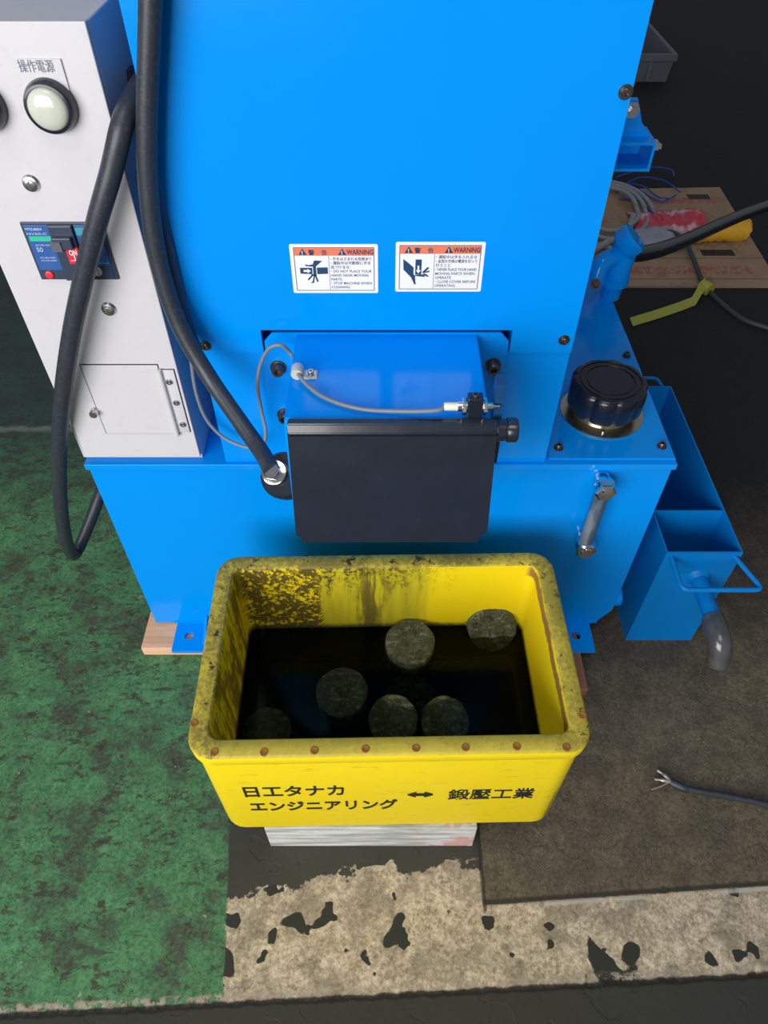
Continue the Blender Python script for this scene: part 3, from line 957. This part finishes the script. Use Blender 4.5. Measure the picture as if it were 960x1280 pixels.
# ================================================================== container, liquid, slugs
CC, ROT = Vector((.0108, -.83 + .6035 * KS, CBOT)), .0186
HW, HD = .2953 * KS, .1845 * KS
RM = Matrix.Translation(CC) @ Matrix.Rotation(ROT, 4, 'Z')
crate = thing('container', CC, 'dirty yellow plastic container of dark liquid on a board before the blue tank', 'container')
H = ZR - CC.z
bm = B()
L = []
for inset, r, z in ((.020, .030, 0), (.010, .034, .002), (.005, .036, .010), (.004, .036, H - .028), (.0005, .036, H - .024), (0, .036, H - .005), (.0015, .035, H - .0015), (.004, .034, H),
                    (.024, .018, H), (.0265, .017, H - .002), (.028, .016, H - .008), (.031, .016, .018), (.036, .014, .010), (.045, .012, .008)):
    L.append([(x, y, z) for x, y in rrect(HW - inset, HD - inset, r)])
loft(bm, L)
bmesh.ops.transform(bm, matrix=RM, verts=bm.verts)
link('container_shell', bm, CONT, crate, 40)
PLUG = mat('rusty_orange_plug', (.30, .13, .012), .6, var=.4, scale=200)
spots = [(268, 940), (330, 940), (393, 938), (457, 936), (520, 935), (582, 934), (646, 933), (708, 934), (728, 894), (243, 904)]
for px, py in spots:
    p = at(px, py, 'Z', ZR)
    bm = B(); lathe(bm, [(.0058, -.001), (.0058, .0004), (.0045, .0007), (.0035, .0003)], p, (0, 0, 1), 16)
    link('rim_plug', bm, PLUG, crate, 35)
YF = CC.y - HD + .004 - .0005
def print_on_front(tx, px0, px1, py, size, bold):
    p0, p1 = at(px0, py, 'Y', YF - .002), at(px1, py, 'Y', YF - .002)
    R = Matrix.Translation((CC.x, CC.y, 0)) @ Matrix.Rotation(ROT, 4, 'Z') @ Matrix.Translation((p0.x - CC.x, -HD + .004, p0.z)) @ Matrix.Rotation(PI / 2, 4, 'X')
    link('lettering', lettering(tx, size, (0, 0, 0), width=p1.x - p0.x, bold=bold, depth=.0004, normal='', xform=R), INK, crate)
print_on_front('日工タナカ', 304, 428, 994, .0435, .0008)
print_on_front('エンジニアリング', 312, 494, 1012, .0420, .0008)
print_on_front('鍛壓工業', 557, 664, 1002, .0435, .00035)
p0, p1 = at(509, 996, 'Y', YF), at(541, 996, 'Y', YF)
za, hh, sh = at(525, 994, 'Y', YF).z, .0095, .0032
pts = [(p0.x, za), (p0.x + .013, za + hh), (p0.x + .013, za + sh), (p1.x - .013, za + sh), (p1.x - .013, za + hh), (p1.x, za), (p1.x - .013, za - hh), (p1.x - .013, za - sh), (p0.x + .013, za - sh), (p0.x + .013, za - hh)]
bm = B(); prism(bm, pts, YF - .0002, YF + .004)
link('printed_arrow', bm, INK, crate)

ZW = kz(-.371)
bm = B()
hw, hd = HW - .0315, HD - .0315
prism(bm, rrect(hw, hd, .015), .0125, ZW - CC.z, 'XY')
bmesh.ops.transform(bm, matrix=RM, verts=bm.verts)
tag(link('coolant_liquid', bm, WATER), 'dark oily liquid filling the yellow container', 'liquid', kind='stuff')


def slug(c, axis, r, h, label, seed):
    """c: middle of the visible end face; axis: the way that face looks"""
    rnd = random.Random(seed)
    r, h = r * KS, h * KS
    ph = rnd.random() * 6
    bm = B()
    def wob(t, i): return 1 + .012 * math.sin(3 * t + ph) + .008 * math.sin(7 * t + 2 * ph)
    pr = [(r * .94, -h), (r, -h + .003), (r * 1.005, -h * .5), (r, -.003), (r * .985, -.0008), (r * .93, 0)]
    for k in range(5, 0, -1): pr.append((r * .93 * k / 5.5, rnd.uniform(-.0012, .0012)))
    lathe(bm, pr, c, axis, 40, wob)
    for v in bm.verts: v.co += Vector((rnd.uniform(-1, 1), rnd.uniform(-1, 1), rnd.uniform(-1, 1))) * .0006
    tag(link('steel_slug', bm, SLUG, None, 40), label, 'metal slug', 'steel slugs in the yellow container')


slug(at(513, 802, 'Z', kz(-.348)), (.02, -.12, 1), .0465, .085, 'round steel slug standing highest out of the liquid near the back middle', 1)
slug(at(616, 787, 'Z', kz(-.357)), (.05, -.80, .45), .047, .050, 'steel slug on edge leaning on the back right wall, half out of the liquid', 2)
slug(at(427, 864, 'Z', kz(-.379)), (-.05, -.10, 1), .0475, .060, 'grey round slug just awash, on its own left of the cluster', 3)
slug(at(512, 868, 'Z', kz(-.413)), (.0, .05, 1), .046, .030, 'slug sunk behind the two olive slugs of the front cluster', 4)
slug(at(491, 899, 'Z', kz(-.3795)), (-.10, -.30, 1), .044, .028, 'olive round slug at left of the front pair under the liquid', 5)
slug(at(557, 900, 'Z', kz(-.382)), (.12, -.30, 1), .043, .028, 'olive round slug at right of the front pair under the liquid', 6)
slug(at(333, 914, 'Z', kz(-.398)), (-.1, -.2, 1), .044, .040, 'barely visible slug sunk in the front left corner of the container', 7)

# ================================================================== wood under things
bm = B(); box(bm, -.193, .160, -.4365, -.12, ZF, CBOT - .0005, .002)
tag(link('wooden_board', bm, BOARD), 'pale weathered wooden board under the yellow container', 'board')
bm = B(); box(bm, -.500, -.366, -.056, .034, ZF, -.4825, .0015)
tag(link('wood_block', bm, WOOD), 'pale new wood block under the left foot of the blue tank', 'wood block')
bm = B(); box(bm, .371, .412, -.150, .034, ZF, -.4825, .0015)
tag(link('wood_block', bm, WOOD_D), 'reddish brown wood strip under the right foot beside the yellow container', 'wood block')

# ================================================================== blue bin on the right
bx0, bx1, by0, by1, zt = .522, .662, -.02, .467, -.211
bin_ = thing('scrap_bin', ((bx0 + bx1) / 2, .22, ZF), 'tall narrow blue steel bin with drain pipe standing right of the tank', 'bin')
t = .003
bm = B()
def rect(a, b, c, d, z): return [(a, c, z), (b, c, z), (b, d, z), (a, d, z)]
loft(bm, [rect(bx0, bx1, by0, by1, ZF), rect(bx0, bx1, by0, by1, zt), rect(bx0 + t, bx1 - t, by0 + t, by1 - t, zt), rect(bx0 + t, bx1 - t, by0 + t, by1 - t, ZF + .004)])
link('bin_shell', bm, BLUE_D, bin_)
bm = B(); box(bm, bx0 + t, bx1 - t, .083, .086, ZF + .004, zt - .001); link('divider', bm, BLUE_D, bin_)
def loop_handle(y, d, z):
    pts = []
    e = .008
    P = [Vector((bx0 + .012, y, z)), Vector((bx0 + .014, y + d, z - .006)), Vector((bx1 + .018, y + d, z - .006)), Vector((bx1 - .012, y, z))]
    if d > 0: P[1].x, P[2].x = bx0 + .014, bx1 - .014
    out = [P[0]]
    for i in (1, 2):
        a, b, c = P[i - 1], P[i], P[i + 1]
        u, v = (a - b).normalized() * .014, (c - b).normalized() * .014
        for k in range(6):
            s_ = k / 5
            out.append((b + u) * (1 - s_) ** 2 + b * 2 * s_ * (1 - s_) + (b + v) * s_ ** 2)
    out.append(P[3])
    bm = B(); tube(bm, out, .0045, 12, smooth=False)
    link('handle', bm, BLUE_D, bin_, 50)
loop_handle(by0 + .002, -.072, zt - .012)
loop_handle(by1 - .002, .055, zt - .012)
pa, pb = Vector((.604, by0 + .002, -.285)), at(893, 780, 'Y', -.125)
bm = B(); cyl(bm, pa, pb, .0155, 24); lathe(bm, [(.024, 0), (.018, .006), (.0155, .010)], pa + Vector((0, -.001, 0)), (pb - pa), 24)
pipe = link('drain_pipe', bm, BLUE_D, bin_, 35)
d = (pb - pa).normalized()
bm = B(); tube(bm, [pb - d * .012, pb + d * .012, pb + d * .03 + Vector((.001, -.004, -.006)), pb + d * .036 + Vector((.004, -.010, -.024)), pb + d * .036 + Vector((.005, -.018, -.046))], lambda u: .0195 + .0015 * math.sin(u * PI), 20, 8)
link('pipe_elbow', bm, mat('worn_grey_rubber', (.07, .07, .075), .25, var=.6, scale=50, coat=.5), pipe, 45).__setitem__('label', 'worn dark grey elbow on the pipe end')

# ================================================================== lying cables near the front right
pts = [at(a, b, 'Z', ZF + .006) for a, b in ((838, 977), (856, 985), (880, 990), (915, 996), (960, 1006), (1010, 1020))]
cord = thing('power_cord', pts[0], 'black cord end with crimped metal lugs on the concrete floor at right', 'cord')
bm = B(); tube(bm, pts, lambda u: .0058 if u > .22 else .0075, 12, 8); link('cord_sheath', bm, RUBBER, cord, 60)
for dx, dy in ((-16, -14), (-20, -3), (-24, 10)):
    bm = B(); tube(bm, [pts[0], at(838 + dx * .5, 977 + dy * .6, 'Z', ZF + .006), at(838 + dx, 977 + dy, 'Z', ZF + .0045)], lambda u, k=dy: (.0042 if u < .6 else .0026) if k < 8 else .0015, 8, 5)
    link('lug', bm, mat('dull_tin', (.42, .39, .35), .45, .8) if dy < 8 else mat('bare_copper_strand', (.45, .38, .22), .4, .6), cord, 50)

# ================================================================== things behind on the floor
def fp(px, py, dz=0.0): return at(px, py, 'Z', ZF + dz)
# flattened cardboard
c = [fp(775, 360), fp(975, 360), fp(899, 236), fp(775, 240)]
cx, cy = (c[0].x + c[1].x) / 2, (c[0].y + c[3].y) / 2
bm = B()
poly = [(c[0].x - .1, c[0].y), (c[1].x, c[1].y), (c[2].x, c[2].y), (c[3].x - .3, c[3].y)]
prism(bm, poly, ZF, ZF + .007, 'XY')
board = link('cardboard_sheet', bm, CARD)
tag(board, 'flattened brown printed cardboard box lying on the dark floor behind the tank', 'cardboard')
for a, b, w_ in ((873, 246, .045), (897, 316, .06)):
    p = fp(a, b, .007)
    bm = B(); box(bm, p.x - w_, p.x + w_, p.y - .022, p.y + .022, ZF + .007, ZF + .0075)
    link('printed_mark', bm, INK, board)
# red plastic bag strip
s = Sh('crumpled_red_plastic')
s.base(s.mix(s.step(s.noise(9, 4, .6), .56, .05), (.62, .05, .09), (.75, .50, .53)))
s.rough(.3)
s.bump(s.noise(30, 4, .6), .5, .01)
bm = B()
N = 26
top, bot = [], []
rnd = random.Random(3)
ts = [at(792 + 85 * k / N, 282 - 14 * k / N, 'Z', ZF + .02) for k in range(N + 1)]
rows = []
for j in range(7):
    row = []
    for k, p in enumerate(ts):
        w_ = .27 * (1 - .45 * k / N)
        row.append(bm.verts.new((p.x + rnd.uniform(-.006, .006), p.y + (j / 6 - .5) * w_, ZF + .010 + (.022 + rnd.uniform(-.009, .012)) * math.sin(PI * j / 6))))
    rows.append(row)
for a, b in zip(rows, rows[1:]):
    for k in range(N): bm.faces.new((a[k], a[k + 1], b[k + 1], b[k]))
r = bmesh.ops.extrude_face_region(bm, geom=list(bm.faces))
bmesh.ops.translate(bm, verts=[v for v in r['geom'] if isinstance(v, bmesh.types.BMVert)], vec=(0, 0, -.0025))
tag(link('plastic_bag', bm, s.m, None, 60), 'crumpled red plastic bag lying across the flattened cardboard', 'bag')
# white crumpled wrap
bm = B()
bmesh.ops.create_icosphere(bm, subdivisions=3, radius=1)
p = fp(822, 296, .03)
for v in bm.verts:
    n = 1 + rnd.uniform(-.12, .12)
    v.co = Vector((p.x + v.co.x * .12 * n, p.y + v.co.y * .07 * n, ZF + .007 + max(0, (v.co.z * n + .9) * .022)))
tag(link('plastic_wrap', bm, mat('pale_grey_film', (.30, .32, .38), .25, var=.4, scale=25), None, 25), 'pale crumpled plastic wrap on the cardboard beside the black duct hose', 'wrap')
# yellow glove
yg = fp(905, 292, .03)
bm = B()
def yr(u): return (.018 + .022 * math.sin(min(1, u * 1.25) * PI * .5)) * (1 if u < .93 else .8)
tube(bm, [yg + Vector((-.13, -.03, -.005)), yg + Vector((-.07, -.015, .005)), yg + Vector((0, 0, .010)), yg + Vector((.06, .008, .010)), yg + Vector((.085, .01, .006))], yr, 14, 6)
for v in bm.verts: v.co.z = max(ZF + .0075, v.co.z + rnd.uniform(-.004, .004)); v.co.x += rnd.uniform(-.004, .004)
tag(link('rag_bundle', bm, mat('yellow_plastic_film', (.80, .42, .03), .4, var=.15, scale=20, bump=.3, bscale=30), None, 40), 'rolled yellow cloth bundle lying on the cardboard right of the duct hose', 'cloth')
# black duct hose
dh = [at(786, 316, 'Y', .53), at(800, 317, 'Y', .56)] + [at(a, b, 'Y', y) for a, b, y in ((825, 312, .64), (860, 299, .80), (895, 283, .98), (930, 268, 1.16), (965, 256, 1.33), (1010, 246, 1.5))]
bm = B(); tube(bm, dh, .0165, 16, 8)
tag(link('duct_hose', bm, mat('shiny_black_rubber', (.012, .013, .017), .28, coat=.2), None, 60), 'shiny black hose running from the blue pipe tee off to the right', 'hose')
# thin cord with yellow tag
tc = [fp(797, 303, .02), fp(815, 291, .03), fp(838, 290, .04), fp(855, 300, .05), fp(866, 322, .04), fp(875, 345, .018), fp(884, 362, .006), fp(905, 382, .005), fp(930, 400, .005), fp(965, 412, .005)]
bm = B(); tube(bm, tc, .0085, 10, 8)
tag(link('power_cord', bm, mat('dark_grey_cord', (.045, .045, .05), .5), None, 60), 'dark cord with a yellow tape knot arching over the cardboard', 'cord')
bm = B()
ta = [fp(a, b, .012) for a, b in ((881, 357), (874, 366), (868, 374), (850, 381), (820, 391), (790, 400))]
ra = []
for i, p in enumerate(ta):
    w_ = .022
    ra.append([bm.verts.new((p.x, p.y - w_, ZF + .004 + (.02 if i < 2 else 0))), bm.verts.new((p.x, p.y + w_, ZF + .005 + (.026 if i < 2 else .002))), bm.verts.new((p.x, p.y + w_, ZF + .002 + (.022 if i < 2 else 0))), bm.verts.new((p.x, p.y - w_, ZF + .002 + (.016 if i < 2 else 0)))])
for a, b in zip(ra, ra[1:]):
    for k in range(4): bm.faces.new((a[k], a[(k + 1) % 4], b[(k + 1) % 4], b[k]))
bm.faces.new(ra[0]); bm.faces.new(ra[-1])
lathe(bm, [(.022, -.02), (.024, 0), (.022, .02)], fp(882, 360, .012), (.5, -.8, 0), 12)
tag(link('tape_strip', bm, mat('yellow_green_tape', (.42, .42, .06), .5)), 'yellow tape strip knotted round the dark cord on the floor', 'tape')
# grey cable coil
coil = thing('cable_coil', fp(766, 262), 'coil of pale grey cable lying behind the blue hood', 'cable')
for j, (rx, ry, dz) in enumerate(((.20, .30, .02), (.165, .25, .028), (.13, .2, .036))):
    p = fp(752, 268)
    pts = [Vector((p.x + rx * math.cos(2 * PI * k / 24), p.y + ry * math.sin(2 * PI * k / 24), ZF + dz + .006 * math.sin(k))) for k in range(25)]
    bm = B(); tube(bm, pts, .0085, 10, 4)
    link('cable_loop', bm, mat('pale_grey_sheath', (.30, .31, .34), .5) if j == 0 else bpy.data.materials['pale_grey_sheath'], coil, 60)
bm = B(); tube(bm, [fp(722, 325, .03), fp(750, 308, .03), fp(772, 296, .03), fp(786, 286, .03), fp(792, 270, .03)], .0125, 10, 6)
link('cable_tail', bm, bpy.data.materials['pale_grey_sheath'], coil, 60)
# blue wires
wm = mat('blue_wire_sheath', (.01, .07, .42), .4)
bm = B()
for pts in (((770, 222), (790, 215), (815, 209), (838, 212), (843, 220)), ((772, 236), (800, 222), (830, 226), (850, 240)), ((775, 248), (800, 252), (812, 262), (818, 268)),
            ((778, 228), (800, 238), (825, 252), (845, 244)), ((770, 240), (785, 230), (806, 234), (822, 246), (836, 248))):
    tube(bm, [fp(a, b, .012 + .004 * i) for i, (a, b) in enumerate(pts)], .0032, 8, 6)
tag(link('wire_tangle', bm, wm, None, 60), 'loose tangle of thin blue wires on the floor behind the coil', 'wire', kind='stuff')
# grey tray far back
r1 = fp(843, 103)
tx0, tx1, ty0, ty1, th = r1.x - .58, r1.x - .035, r1.y, r1.y + .62, .135
bm = B()
loft(bm, [rect(tx0 + .01, tx1 - .01, ty0 + .01, ty1 - .01, ZF), rect(tx0, tx1, ty0, ty1, ZF + th - .03), rect(tx0 - .012, tx1 + .012, ty0 - .012, ty1 + .012, ZF + th - .03), rect(tx0 - .012, tx1 + .012, ty0 - .012, ty1 + .012, ZF + th),
          rect(tx0 + .012, tx1 - .012, ty0 + .012, ty1 - .012, ZF + th), rect(tx0 + .02, tx1 - .02, ty0 + .02, ty1 - .02, ZF + .012)])
for x in (tx0 + .12, tx1 - .13): box(bm, x, x + .02, ty0 - .008, ty0 + .004, ZF + .01, ZF + th - .03)
tag(link('plastic_tray', bm, mat('grey_plastic', (.13, .145, .17), .5, var=.15, scale=12)), 'grey open plastic tray far back on the dark floor', 'tray')
